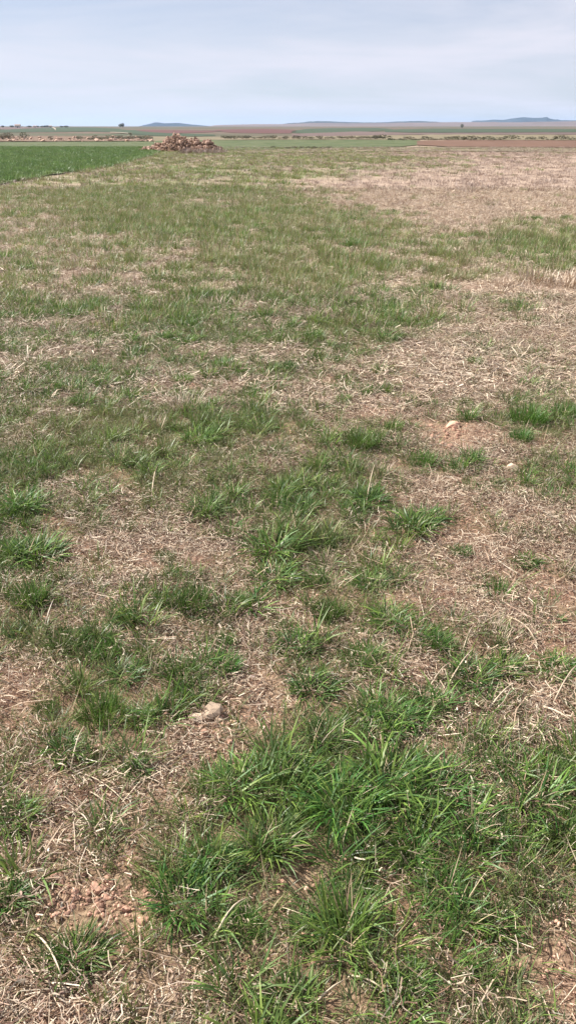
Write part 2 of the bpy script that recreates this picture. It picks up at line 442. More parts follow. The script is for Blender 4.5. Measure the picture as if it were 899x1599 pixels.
HB = fieldmat('hill_scrub', lin(40, 50, 58), lin(56, 66, 68), 0.004)
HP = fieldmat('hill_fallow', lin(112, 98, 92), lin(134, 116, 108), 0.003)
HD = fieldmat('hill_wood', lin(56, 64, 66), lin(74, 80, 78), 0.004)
hill('small blue hill with a flat knob behind the stone pile', [(205, 198), (218, 196.5), (234, 192.6), (241, 190.6), (247, 190.6), (256, 191.9), (276, 191.3), (286, 192.4), (300, 194), (325, 196), (350, 197)], 6200, 500, HB, 5)
hill('low mauve ridge spanning the centre and right horizon', [(300, 197), (345, 194.6), (400, 193.4), (440, 193.4), (490, 191.5), (560, 192), (640, 191), (740, 190), (800, 190.5), (899, 188.6), (980, 189), (1080, 192)], 4300, 600, HP, 6)
hill('long dark flat topped ridge at centre horizon', [(430, 193.5), (470, 190.8), (490, 188.9), (515, 188.8), (540, 190.2), (590, 190.9), (620, 189.3), (655, 188.4), (690, 190.4), (715, 190)], 5400, 450, HD, 7)
hill('blue serrated hills on the right horizon', [(725, 190), (740, 187.8), (756, 187.6), (770, 186.2), (785, 186.8), (798, 184.6), (815, 182.4), (835, 183.6), (852, 183.2), (862, 185.6), (872, 187), (890, 187.4), (930, 186.5), (980, 190)], 8200, 600, HB, 8)

# ------------------------------------------------------------------ plant meshes
def blades(n, base_r, l0, l1, w0, w1, tilt, curl, cols, seg=4, up=0.0, wind=0.0, spread=None):
    """ribbons rising from a small disc; returns verts, faces, colours"""
    g = rng
    rad = base_r * np.sqrt(g.random(n)); a0 = g.random(n) * 2 * np.pi
    bx, by = rad * np.cos(a0), rad * np.sin(a0)
    az = a0 + g.normal(0, 0.7, n)
    L = l0 + (l1 - l0) * g.random(n); wd = w0 + (w1 - w0) * g.random(n)
    th = tilt[0] + (tilt[1] - tilt[0]) * g.random(n) * (0.35 + 0.65 * rad / max(base_r, 1e-6)); cu = curl[0] + (curl[1] - curl[0]) * g.random(n)
    roll = g.normal(0, 0.5, n)
    c = np.array(cols); ci = g.integers(0, len(c), n); cc = c[ci] * (0.75 + 0.5 * g.random((n, 1)))
    prof = np.array([0.75, 1.0, 0.95, 0.62, 0.0]) if seg == 4 else np.array([0.8, 1.0, 0.6, 0.0]) if seg == 3 else np.array([1.0, 0.8, 0.0])
    k = len(prof)
    x, y, z = bx.copy(), by.copy(), np.full(n, -0.004)
    P_, Cc = [], []
    for i in range(k):
        s = i / (k - 1)
        t = th + cu * s
        hx, hy = np.cos(az), np.sin(az)
        if i:
            d = L / (k - 1)
            x = x + d * (np.sin(t) * hx + wind * s); y = y + d * np.sin(t) * hy; z = np.maximum(z + d * np.cos(t), 0.002)
        wx, wy = -hy * np.cos(roll), hx * np.cos(roll); wz = np.sin(roll)
        w = wd * prof[i] / 2
        if i < k - 1:
            P_.append(np.stack([x - wx * w, y - wy * w, z - wz * w], -1)); P_.append(np.stack([x + wx * w, y + wy * w, z + wz * w], -1))
        else:
            P_.append(np.stack([x, y, z], -1))
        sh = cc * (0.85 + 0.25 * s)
        for _ in range(2 if i < k - 1 else 1): Cc.append(sh)
    nv = 2 * k - 1
    v = np.stack(P_, 1).reshape(-1, 3); col = np.stack(Cc, 1).reshape(-1, 3)
    f = []
    for b in range(n):
        o = b * nv
        for i in range(k - 2): f.append((o + 2 * i, o + 2 * i + 1, o + 2 * i + 3, o + 2 * i + 2))
        f.append((o + nv - 3, o + nv - 2, o + nv - 1))
    return v, f, col

def joinm(*parts):
    vs, fs, cs, o = [], [], [], 0
    for v, f, c in parts:
        vs.append(v); cs.append(c); fs += [tuple(i + o for i in q) for q in f]; o += len(v)
    return np.concatenate(vs), fs, np.concatenate(cs)

GC = [lin(100, 132, 56), lin(82, 116, 50), lin(122, 150, 68), lin(88, 124, 64)]
GH = [lin(94, 130, 54), lin(74, 112, 48), lin(122, 154, 70), lin(82, 122, 60)]
GMID = [lin(112, 142, 66), lin(96, 130, 58), lin(134, 154, 82), lin(128, 138, 80)]      # leaf greens
GF = [lin(80, 122, 48), lin(100, 138, 58), lin(68, 110, 44)]
GD = [lin(98, 112, 72), lin(86, 104, 64), lin(118, 124, 88)]
DC = [lin(200, 178, 146), lin(180, 156, 126), lin(216, 198, 168), lin(152, 130, 106)]
SCo = [lin(210, 188, 160), lin(192, 166, 140), lin(162, 132, 110), lin(228, 212, 186), lin(116, 88, 74), lin(182, 162, 140), lin(142, 112, 92)]
SMID = [lin(222, 202, 174), lin(206, 182, 154), lin(234, 218, 192), lin(176, 148, 128), lin(190, 168, 148)]

def litter(n, rad, l0, l1, w0, w1, flat=0.3, pal=None):
    pal = pal or SCo
    g = rng
    r = rad * np.sqrt(g.random(n)); a = g.random(n) * 6.283
    cx, cy = r * np.cos(a), r * np.sin(a); cz = 0.001 + 0.022 * g.random(n) ** 2
    L = l0 + (l1 - l0) * g.random(n) ** 2; wd = w0 + (w1 - w0) * g.random(n)
    az = g.random(n) * 6.283; ti = g.normal(0, flat, n); bend = g.normal(0, 0.12, n) * L
    roll = g.normal(0, 0.6, n)
    c = np.array(pal)[g.integers(0, len(pal), n)] * (0.7 + 0.5 * g.random((n, 1)))
    rows, cols = [], []
    for s in (-0.5, 0.0, 0.5):
        x = cx + np.cos(az) * np.cos(ti) * L * s - np.sin(az) * bend * (1 - 4 * s * s); y = cy + np.sin(az) * np.cos(ti) * L * s + np.cos(az) * bend * (1 - 4 * s * s); z = cz + np.sin(ti) * L * s + np.abs(np.sin(ti)) * L * 0.35
        wx, wy, wz = -np.sin(az) * np.cos(roll) * wd / 2, np.cos(az) * np.cos(roll) * wd / 2, np.sin(roll) * wd / 2
        rows += [np.stack([x - wx, y - wy, z - wz], -1), np.stack([x + wx, y + wy, z + wz], -1)]; cols += [c, c]
    v = np.stack(rows, 1).reshape(-1, 3); col = np.stack(cols, 1).reshape(-1, 3)
    f = []
    for b in range(n):
        o = b * 6; f += [(o, o + 1, o + 3, o + 2), (o + 2, o + 3, o + 5, o + 4)]
    return v, f, col

_ico = bmesh.new(); bmesh.ops.create_icosphere(_ico, subdivisions=1, radius=1); ICO_V = np.array([q.co[:] for q in _ico.verts]); ICO_F = [tuple(q.index for q in p.verts) for p in _ico.faces]; _ico.free()
_ico = bmesh.new(); bmesh.ops.create_icosphere(_ico, subdivisions=2, radius=1); ICO2_V = np.array([q.co[:] for q in _ico.verts]); ICO2_F = [tuple(q.index for q in p.verts) for p in _ico.faces]; _ico.free()
def rock(big=False, rough=0.28, flat=0.7):
    v = (ICO2_V if big else ICO_V).copy()
    for _ in range(7 if big else 5):                      # chip flat facets off
        n = rng.normal(size=3); n /= np.linalg.norm(n); d = 0.55 + 0.35 * rng.random()
        s = v @ n; v = np.where((s > d)[:, None], v - (s - d)[:, None] * n, v)
    v *= 1 + rough * (rng.random((len(v), 1)) - 0.5) * (0.5 if big else 1)
    v *= np.array([1, 0.7 + 0.4 * rng.random(), flat * (0.8 + 0.4 * rng.random())])
    return v, (ICO2_F if big else ICO_F)

LIB = {}
def lib(key, meshes):
    c = bpy.data.collections.new('plants_' + key)
    for i, m in enumerate(meshes):
        c.objects.link(bpy.data.objects.new(f'{key}_{i:02d}', m))
    LIB[key] = (c, len(meshes))

def leafset(key, n, fn, mat=M_GRASS):
    ms = []
    for i in range(n):
        v, f, c = fn(); ms.append(mesh_from(key, v, f, mat, c))
    lib(key, ms)

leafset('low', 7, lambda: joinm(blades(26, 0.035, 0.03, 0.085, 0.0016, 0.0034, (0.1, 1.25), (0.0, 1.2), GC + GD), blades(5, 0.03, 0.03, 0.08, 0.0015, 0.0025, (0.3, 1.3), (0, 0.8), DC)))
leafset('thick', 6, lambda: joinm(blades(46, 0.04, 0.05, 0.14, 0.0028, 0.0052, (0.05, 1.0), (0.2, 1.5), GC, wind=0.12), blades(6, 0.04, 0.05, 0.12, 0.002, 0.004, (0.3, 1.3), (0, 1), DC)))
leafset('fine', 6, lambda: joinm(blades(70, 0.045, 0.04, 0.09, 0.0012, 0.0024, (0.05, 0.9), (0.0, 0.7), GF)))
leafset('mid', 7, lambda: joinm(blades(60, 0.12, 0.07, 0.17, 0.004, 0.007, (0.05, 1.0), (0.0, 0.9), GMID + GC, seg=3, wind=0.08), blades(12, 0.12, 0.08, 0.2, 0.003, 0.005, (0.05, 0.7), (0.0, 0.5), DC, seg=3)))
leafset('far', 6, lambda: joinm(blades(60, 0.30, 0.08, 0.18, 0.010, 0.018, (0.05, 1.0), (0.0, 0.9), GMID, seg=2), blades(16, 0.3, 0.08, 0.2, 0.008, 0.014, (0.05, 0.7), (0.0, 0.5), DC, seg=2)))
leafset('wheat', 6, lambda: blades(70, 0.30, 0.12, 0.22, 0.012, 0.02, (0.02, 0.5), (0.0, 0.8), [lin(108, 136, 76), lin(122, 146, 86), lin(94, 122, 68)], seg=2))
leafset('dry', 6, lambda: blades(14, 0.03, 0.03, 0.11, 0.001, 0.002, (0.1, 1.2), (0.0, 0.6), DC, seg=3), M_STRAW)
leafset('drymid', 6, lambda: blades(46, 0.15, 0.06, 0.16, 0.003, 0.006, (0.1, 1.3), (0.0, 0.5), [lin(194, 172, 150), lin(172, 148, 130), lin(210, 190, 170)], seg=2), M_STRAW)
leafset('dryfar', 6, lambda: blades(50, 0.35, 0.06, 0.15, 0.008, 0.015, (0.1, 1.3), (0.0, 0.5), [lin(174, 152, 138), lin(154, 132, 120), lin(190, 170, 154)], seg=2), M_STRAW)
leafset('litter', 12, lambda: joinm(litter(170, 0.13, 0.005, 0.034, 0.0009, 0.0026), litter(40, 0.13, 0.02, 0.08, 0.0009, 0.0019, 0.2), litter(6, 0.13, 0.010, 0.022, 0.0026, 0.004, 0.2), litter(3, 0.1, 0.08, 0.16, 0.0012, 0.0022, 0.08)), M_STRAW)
leafset('littermid', 6, lambda: joinm(litter(170, 0.30, 0.015, 0.09, 0.003, 0.006, 0.25, SMID), litter(30, 0.3, 0.06, 0.2, 0.002, 0.004, 0.25, SMID)), M_STRAW)
leafset('rosette', 5, lambda: joinm(blades(12, 0.012, 0.02, 0.045, 0.007, 0.012, (0.8, 1.4), (0.0, 0.4), [lin(92, 124, 66), lin(112, 134, 84)], seg=3), blades(8, 0.01, 0.012, 0.03, 0.005, 0.009, (0.3, 1.0), (0.0, 0.4), [lin(120, 142, 84)], seg=3)))
def crumbs():
    vs, fs, o = [], [], 0
    for k in range(26):
        v, f = rock(); s = 0.0018 + 0.0045 * rng.random() ** 2; r = 0.12 * math.sqrt(rng.random()); a = rng.random() * 6.283
        vs.append(v * s + np.array([r * math.cos(a), r * math.sin(a), s * 0.3])); fs += [tuple(i + o for i in q) for q in f]; o += len(v)
    return np.concatenate(vs), fs
lib('crumb', [mesh_from('crumb', *crumbs(), M_CLOD, smooth=False) for _ in range(6)])

_gn = {}
def gn(key):
    if key in _gn: return _gn[key]
    t = bpy.data.node_groups.new('scatter_' + key, 'GeometryNodeTree')
    t.interface.new_socket('Geometry', in_out='INPUT', socket_type='NodeSocketGeometry')
    t.interface.new_socket('Geometry', in_out='OUTPUT', socket_type='NodeSocketGeometry')
    gi = t.nodes.new('NodeGroupInput'); go = t.nodes.new('NodeGroupOutput')
    ci = t.nodes.new('GeometryNodeCollectionInfo'); ci.inputs['Collection'].default_value = LIB[key][0]; ci.inputs['Separate Children'].default_value = True; ci.inputs['Reset Children'].default_value = True
    ip = t.nodes.new('GeometryNodeInstanceOnPoints'); ip.inputs['Pick Instance'].default_value = True
    def na(nm, ty):
        n = t.nodes.new('GeometryNodeInputNamedAttribute'); n.data_type = ty; n.inputs['Name'].default_value = nm; return n.outputs['Attribute']
    t.links.new(gi.outputs[0], ip.inputs['Points']); t.links.new(ci.outputs[0], ip.inputs['Instance'])
    t.links.new(na('vid', 'INT'), ip.inputs['Instance Index'])
    t.links.new(na('rot', 'FLOAT_VECTOR'), ip.inputs['Rotation']); t.links.new(na('scl', 'FLOAT_VECTOR'), ip.inputs['Scale'])
    t.links.new(ip.outputs[0], go.inputs[0])
    _gn[key] = t
    return t

def scatter(name, key, x, y, z, scale, tint, label, cat, tilt=0.12, kind='stuff', parent=None):
    n = len(x)
    m = bpy.data.meshes.new(name); m.vertices.add(n)
    m.vertices.foreach_set('co', np.stack([x, y, z], -1).ravel())
    rot = np.stack([rng.normal(0, tilt, n), rng.normal(0, tilt, n), rng.random(n) * 6.283], -1)
    if np.ndim(scale) == 1: scale = np.stack([scale] * 3, -1)
    for nm, ty, arr, fld in (('rot', 'FLOAT_VECTOR', rot, 'vector'), ('scl', 'FLOAT_VECTOR', scale, 'vector'), ('vid', 'INT', rng.integers(0, LIB[key][1], n), 'value'), ('tint', 'FLOAT', np.broadcast_to(tint, n), 'value')):
        a = m.attributes.new(nm, ty, 'POINT'); a.data.foreach_set(fld, np.ascontiguousarray(arr, dtype=np.int32 if ty == 'INT' else np.float32).ravel())
    o = bpy.data.objects.new(name, m)
    md = o.modifiers.new('scatter', 'NODES'); md.node_group = gn(key)
    return put(o, label, cat, kind=kind, parent=parent)

def wedge(dens, y0, y1, mx_=0.42, m0=0.45):
    """random points over the field in front of the camera, dens per square metre"""
    w1 = mx_ * y1 + m0 + 0.3
    n = int(dens * (y1 - y0) * 2 * w1)
    x = (rng.random(n) * 2 - 1) * w1; y = y0 + (y1 - y0) * rng.random(n)
    k = np.abs(x) < mx_ * (y * cP + 0.65) + m0
    return x[k], y[k]

def wheat_edge(x, y):
    """true inside the wheat field at left"""
    px, py = to_px(x, y)
    lim = np.interp(px, [-400, 0, 60, 130, 185, 236, 243, 244], [350, 288, 278, 268, 257, 243, 238, 0])
    return (py < lim) & (px < 243)

def keep(dens, y0, y1, fn):
    x, y = wedge(dens, y0, y1)
    p = fn(x, y)
    k = rng.random(len(x)) < p
    k &= ~wheat_edge(x, y)
    x, y = x[k], y[k]
    return x, y, gz(x, y)

# bare patches where clods lie open
BARE = [(150, 1412, 105, 50), (330, 1120, 50, 26), (700, 680, 46, 26), (220, 1440, 40, 34), (880, 1500, 50, 60), (470, 1370, 40, 30)]
def bare(x, y):
    px, py = to_px(x, y); b = np.zeros_like(px)
    for cx, cy, rx, ry in BARE: b = np.maximum(b, np.clip(1.5 - ((px - cx) / rx) ** 2 - ((py - cy) / ry) ** 2, 0, 1))
    return b
def olive(x, y):
    return np.clip((fbm(x * 0.9, y * 0.9, 61) - 0.45) * 1.6, 0, 0.5)

TUFTS = [
 (285, 1405, 78, 'W', 'large dark green sprawling tuft just right of the crumbly clod patch'),
 (125, 1492, 64, 'W', 'green tuft just below the crumbly clod patch, lower left'),
 (375, 1235, 72, 'W', 'arching tuft forming the left end of the big central grass mass'),
 (600, 1225, 92, 'W', 'densest and largest tuft in the middle of the big central grass mass'),
 (535, 1262, 80, 'W', 'tuft at the lower front of the big central grass mass'),
 (680, 1240, 72, 'W', 'tuft forming the right end of the big central grass mass'),
 (462, 1215, 62, 'W', 'tuft between the arching left end and the centre of the big grass mass'),
 (420, 1310, 66, 'W', 'long leaved tuft joining the big grass mass to the tuft by the clods'),
 (505, 1150, 52, 'W', 'tuft at the upper edge of the big central grass mass'),
 (620, 1120, 48, 'W', 'shaded tuft behind the densest part of the big grass mass'),
 (490, 1078, 52, 'W', 'spiky tuft above the big grass mass, nearest to it in the central column'),
 (462, 1012, 46, 'W', 'spiky tuft second above the big grass mass in the central column'),
 (608, 968, 46, 'W', 'bright star shaped tuft alone on straw right of centre'),
 (575, 912, 38, 'W', 'tuft directly behind the bright star shaped one right of centre'),
 (428, 903, 50, 'W', 'yellowish green tuft in front of the big bushy centre tuft'),
 (425, 855, 62, 'W', 'big bushy bright tuft at picture centre with blades fanning right'),
 (502, 850, 24, 'F', 'small bright round tuft beside the big bushy centre tuft'),
 (640, 828, 52, 'W', 'tall bushy tuft right of centre casting a dark shadow'),
 (668, 812, 36, 'W', 'taller blades on the right shoulder of the tall bushy tuft'),
 (510, 955, 30, 'F', 'low soft green clump left of the bright star shaped tuft'),
 (488, 905, 26, 'F', 'low dull clump between the yellowish tuft and the star shaped tuft'),
 (300, 945, 38, 'F', 'round dense dark green cushion standing alone left of centre'),
 (158, 1118, 44, 'F', 'dense low cushion left of the pale crumbly stone'),
 (215, 1122, 36, 'W', 'tuft with pale blades touching the low cushion left of the pale stone'),
 (195, 1055, 40, 'W', 'spiky tuft behind the cushion left of the pale stone'),
 (285, 1058, 34, 'F', 'dark clump right above the pale crumbly stone'),
 (350, 1040, 30, 'F', 'thin dark clump above and right of the pale crumbly stone'),
 (105, 1003, 36, 'F', 'dark cushion at left between bare patches'),
 (165, 1018, 30, 'F', 'dark cushion joined to the spiky tuft at left'),
 (195, 968, 24, 'F', 'little clump above the two dark cushions at left'),
 (372, 942, 24, 'F', 'small clump right of the lone round cushion'),
 (350, 1000, 22, 'F', 'sparse clump below and right of the lone round cushion'),
 (100, 1178, 48, 'W', 'loose tuft with one upright leaf at the left'),
 (212, 1205, 32, 'W', 'small open tuft on straw below the pale crumbly stone'),
 (20, 1280, 54, 'W', 'big tuft cut by the left edge above the clod patch'),
 (12, 1405, 46, 'W', 'tuft at the left edge level with the clod patch'),
 (72, 1105, 24, 'F', 'small yellow green clump near the left edge'),
 (45, 935, 34, 'F', 'pale clump near the left edge below the large flopped tuft'),
 (848, 1208, 54, 'W', 'fanning tuft near the right edge beside the big grass mass'),
 (735, 1060, 52, 'W', 'tuft mixed with dry stalks right of centre'),
 (785, 1045, 46, 'W', 'lush tuft just right of the tuft mixed with dry stalks'),
 (870, 1048, 42, 'W', 'tuft near the right edge above the fanning one'),
 (820, 882, 28, 'W', 'small flat tuft alone on straw at right'),
 (718, 865, 20, 'F', 'tiny bright clump right of the tall bushy tuft'),
 (60, 862, 60, 'W', 'large flopped tuft with long pale leaves at left'),
 (15, 860, 44, 'W', 'tuft at the left edge touching the large flopped tuft'),
 (30, 790, 52, 'W', 'dark shadowy tuft at the left edge above the large flopped tuft'),
 (320, 795, 44, 'W', 'spreading tuft left of and behind the big bushy centre tuft'),
 (470, 790, 36, 'W', 'tuft straight behind the big bushy centre tuft'),
 (572, 785, 44, 'W', 'bushy tuft left of and behind the tall bushy tuft'),
 (560, 700, 30, 'F', 'bright clump in the olive grass above the tall bushy tuft'),
 (612, 675, 18, 'F', 'tiny bright clump left of the stony patch at right'),
 (440, 768, 34, 'W', 'tuft at the right end of the olive grass band'),
 (310, 690, 44, 'W', 'dark tall tuft in the middle of the olive grass band'),
 (690, 1395, 56, 'W', 'leafy tuft in the dark grass at lower right'),
 (775, 1445, 50, 'W', 'leafy tuft in the dark grass nearest the bare soil at the right edge'),
 (640, 1330, 52, 'W', 'loose tuft just in front of the big grass mass at right'),
 (880, 1300, 50, 'W', 'tuft at the right edge below the fanning one'),
 (480, 1450, 42, 'W', 'small star shaped tuft at bottom centre'),
 (380, 1450, 40, 'F', 'low clump right of the large sprawling tuft at the bottom'),
 (640, 1540, 48, 'W', 'tuft at the bottom edge right of centre'),
 (662, 1100, 44, 'W', 'tuft at the upper right tip of the big central grass mass'),
 (560, 1128, 44, 'W', 'tuft on the upper slope of the big grass mass, left of its right tip'),
 (335, 1352, 50, 'W', 'tuft in the gap between the sprawling tuft by the clods and the big grass mass'),
 (760, 1310, 50, 'W', 'loose tuft in the lower right grass left of the right edge tuft'),
 (560, 1400, 44, 'W', 'loose tuft in the dull grass above the small star shaped bottom tuft'),
 (255, 870, 18, 'F', 'tiny clump on bare straw behind the lone round cushion'),
 (680, 1010, 30, 'F', 'low clump left of the tuft mixed with dry stalks'),
 (560, 1030, 34, 'F', 'low clump right of the spiky central column'),
 (740, 568, 15, 'F', 'single small round tuft on pale straw at right'),
 (603, 530, 28, 'W', 'rounded fan tuft on straw, upper right of centre'),
 (286, 537, 24, 'W', 'right one of a pair of dark tufts, upper left of centre'),
 (256, 528, 22, 'W', 'left one of a pair of dark tufts, upper left of centre'),
 (285, 596, 18, 'F', 'small bright tuft below the pair of dark tufts'),
 (163, 600, 30, 'W', 'tuft at the top of the left green band'),
 (447, 575, 18, 'F', 'small tuft left of the rounded fan tuft'),
 (535, 625, 15, 'F', 'small tuft below the rounded fan tuft'),
 (488, 530, 16, 'F', 'little tuft between the dark pair and the rounded fan tuft'),
 (822, 662, 36, 'F', 'broad green clump right of the stony patch'),
 (880, 650, 26, 'F', 'green clump at the right edge behind the broad clump'),
 (812, 692, 22, 'F', 'yellowish clump below the broad one at right'),
 (660, 725, 26, 'F', 'green clump below and left of the stony patch'),
 (45, 418, 18, 'W', 'dark tuft far back near the left edge'),
 (190, 385, 16, 'W', 'dark tuft far back at upper left'),
 (837, 343, 10, 'F', 'left one of two far small tufts on stubble at right'),
 (882, 342, 10, 'F', 'right one of two far small tufts on stubble at right'),
 (550, 385, 22, 'W', 'tall green tuft far back at centre'),
 (680, 450, 14, 'F', 'dark small tuft far back at the edge of the pale straw'),
]
_tx = [(*[float(q) for q in at(a[0], a[1])], a[2] * mpp(a[0], a[1])) for a in TUFTS]
def clear(x, y):
    """0 inside a big tuft, 1 away from it"""
    m = np.ones_like(x)
    for tx, ty, tr in _tx: m = np.minimum(m, np.clip((np.hypot(x - tx, y - ty) / tr - 0.45) / 0.5, 0.08, 1))
    return m

# near
x, y, z = keep(760, 0.5, 9, lambda x, y: np.clip(green(x, y) * 1.4 - 0.2, 0.02, 1) * (1 - bare(x, y)))
scatter('low_grass', 'low', x, y, z, 0.5 + 0.55 * rng.random(len(x)), 0.12 + olive(x, y), 'short sparse green grass spread over the near pasture', 'grass')
x, y, z = keep(120, 0.5, 9, lambda x, y: np.clip(green(x, y) * 1.8 - 0.75, 0.0, 1) * (1 - bare(x, y)))
scatter('coarse_grass', 'thick', x, y, z, 0.55 + 0.55 * rng.random(len(x)), olive(x, y) * 0.6, 'coarser broad bladed grass filling the greenest near patches', 'grass')
x, y, z = keep(50, 0.5, 9, lambda x, y: np.clip(fbm(x * 1.3, y * 1.3, 71) * 2.4 - 1.0, 0.03, 1) * (1 - bare(x, y)))
scatter('dry_grass', 'dry', x, y, z, 0.6 + 0.7 * rng.random(len(x)), 0.0, 'thin standing dry grass stalks among the near green grass', 'dry grass', 0.3)
x, y, z = keep(230, 0.5, 9, lambda x, y: clear(x, y) * np.clip(1.2 - 1.05 * green(x, y), 0.1, 1) * np.clip(fbm(x * 3.1, y * 3.1, 33) * 3.2 - 0.7, 0.22, 1) * (1 - 0.85 * bare(x, y)))
scatter('straw_litter', 'litter', x, y, z, 0.75 + 0.5 * rng.random(len(x)), 0.0, 'pale broken straw littering the bare soil of the near pasture', 'straw', 0.05)
x, y, z = keep(90, 0.5, 7, lambda x, y: np.clip(0.4 + bare(x, y), 0, 1))
scatter('soil_crumbs', 'crumb', x, y, z, 0.7 + 0.6 * rng.random(len(x)), 0.0, 'tiny reddish soil crumbs between the near grass and straw', 'soil', 0.05)
x, y, z = keep(14, 0.5, 7, lambda x, y: np.clip(fbm(x * 1.7, y * 1.7, 77) * 3 - 1.3, 0.03, 1))
scatter('ground_weeds', 'rosette', x, y, z, 0.6 + 0.7 * rng.random(len(x)), 0.0, 'tiny flat broad leaved weeds dotted among the near grass', 'weed')
x, y, z = keep(85, 0.5, 9, lambda x, y: np.clip(green(x, y) * 1.5 - 0.35, 0.03, 0.85) * np.clip(fbm(x * 5, y * 5, 88) * 4 - 1.45, 0, 1) * (1 - bare(x, y)))
scatter('fine_grass', 'fine', x, y, z, 0.45 + 0.7 * rng.random(len(x)) ** 1.5, olive(x, y) * 0.4, 'small fine bladed grass cushions between the near tufts', 'grass')
# middle distance
x, y, z = keep(48, 7, 26, lambda x, y: np.clip(green(x, y) * 1.5 - 0.32, 0.01, 1) * np.clip((y - 6.5) / 2.5, 0, 1))
scatter('low_grass', 'mid', x, y, z, 0.55 + 0.5 * rng.random(len(x)), olive(x, y) * 0.8, 'green grass of the pasture at middle distance', 'grass')
x, y, z = keep(16, 7, 26, lambda x, y: np.clip(1.1 - 1.15 * green(x, y), 0.1, 1))
scatter('dry_grass', 'drymid', x, y, z, 0.5 + 0.6 * rng.random(len(x)), 0.0, 'pale dry stubble at middle distance mostly on the right', 'dry grass', 0.2)
x, y, z = keep(34, 5, 26, lambda x, y: clear(x, y) * np.clip(1.15 - 1.1 * green(x, y), 0.06, 1))
scatter('straw_litter', 'littermid', x, y, z, 0.7 + 0.5 * rng.random(len(x)), 0.0, 'flattened straw lying at middle distance', 'straw', 0.05)
# far part of the pasture
x, y, z = keep(8, 24, 84, lambda x, y: np.clip(green(x, y) * 1.5 - 0.38, 0.01, 1))
scatter('low_grass', 'far', x, y, z, 0.5 + 0.5 * rng.random(len(x)), olive(x, y) * 0.9, 'far green grass of the pasture towards the stone pile', 'grass')
x, y, z = keep(5, 24, 88, lambda x, y: np.clip(1.1 - green(x, y), 0.1, 1))
scatter('dry_grass', 'dryfar', x, y, z, 0.5 + 0.5 * rng.random(len(x)), 0.0, 'far mauve beige stubble on the right of the pasture', 'dry grass', 0.2)
# wheat
x, y = wedge(14, 24, 86, 0.5, 2); px, py = to_px(x, y)
k = wheat_edge(x, y - (rng.random(len(x)) ** 2) * 2.5) & (py > 231.5) & (px > -150) & (rng.random(len(x)) < 0.45 + 0.55 * np.clip(fbm(x * 0.2, y * 0.2, 81) * 2 - 0.4, 0, 1)); x, y = x[k], y[k]
scatter('wheat_crop', 'wheat', x, y, gz(x, y) + 0.01, 0.7 + 0.5 * rng.random(len(x)), 0.0, 'dense young green wheat standing in the left field', 'wheat')

# ------------------------------------------------------------------ grass tufts one can tell apart
def leafmesh(L, wd, tilt, curl, colr):
    v, f, c = blades(1, 0.0001, L, L, wd, wd, (tilt, tilt), (curl, curl), [colr])
    return mesh_from('leaf', v, f, M_GRASS, c)
LEAVES = [leafmesh(1.0, 0.030 + 0.012 * rng.random(), 0.3 + 0.2 * (i % 3), 0.7 + 0.35 * (i // 3), GH[i % 4]) for i in range(9)]
CORE = {
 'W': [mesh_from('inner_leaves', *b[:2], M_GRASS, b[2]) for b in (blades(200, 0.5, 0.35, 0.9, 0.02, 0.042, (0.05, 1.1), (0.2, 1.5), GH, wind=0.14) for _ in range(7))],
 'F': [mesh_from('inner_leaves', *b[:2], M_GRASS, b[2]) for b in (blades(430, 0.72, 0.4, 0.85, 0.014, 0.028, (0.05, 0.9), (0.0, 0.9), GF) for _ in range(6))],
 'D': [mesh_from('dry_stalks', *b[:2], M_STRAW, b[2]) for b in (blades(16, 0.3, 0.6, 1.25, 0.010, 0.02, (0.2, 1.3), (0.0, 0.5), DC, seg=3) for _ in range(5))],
}
def tuft(px, py, rp, typ, label, group='grass tufts', dry=True):
    rp = rp * 1.13
    x, y = (float(q) for q in at(px, py)); s = rp * mpp(px, py)
    o = bpy.data.objects.new('grass_tuft', None)
    o.empty_display_size = 0.02
    put(o, label, 'grass tuft', group)
    o.location = (x, y, float(gz(x, y)))
    o.rotation_euler = (0, 0, 0)
    sc = s * (1.0 if typ == 'W' else 0.95)
    c = bpy.data.objects.new('inner_leaves', CORE[typ][rng.integers(len(CORE[typ]))])
    put(c, kind='stuff', parent=o); c.scale = (sc, sc, sc * (0.82 if typ == 'W' else 1.15)); c.rotation_euler = (0, 0, rng.normal(0, 0.5) if typ == 'W' else rng.random() * 6.28)
    if typ == 'W':
        if dry:
            d = bpy.data.objects.new('dry_stalks', CORE['D'][rng.integers(5)]); put(d, kind='stuff', parent=o); d.scale = (sc * 0.6,) * 3; d.rotation_euler = (0, 0, rng.random() * 6.28)
        nl = 18 if s > 0.05 else 9
        for i in range(nl):
            l = bpy.data.objects.new('leaf', LEAVES[rng.integers(9)]); put(l, parent=o)
            a = rng.random() * 6.283; q = sc * 0.4 * math.sqrt(rng.random())
            l.location = (q * math.cos(a), q * math.sin(a), 0)
            k = sc * (0.6 + 0.5 * rng.random()); l.scale = (k, k, k * 0.9); l.rotation_euler = (0, 0, rng.normal(0.25, 1.5))
    return o
for a in TUFTS: tuft(*a)

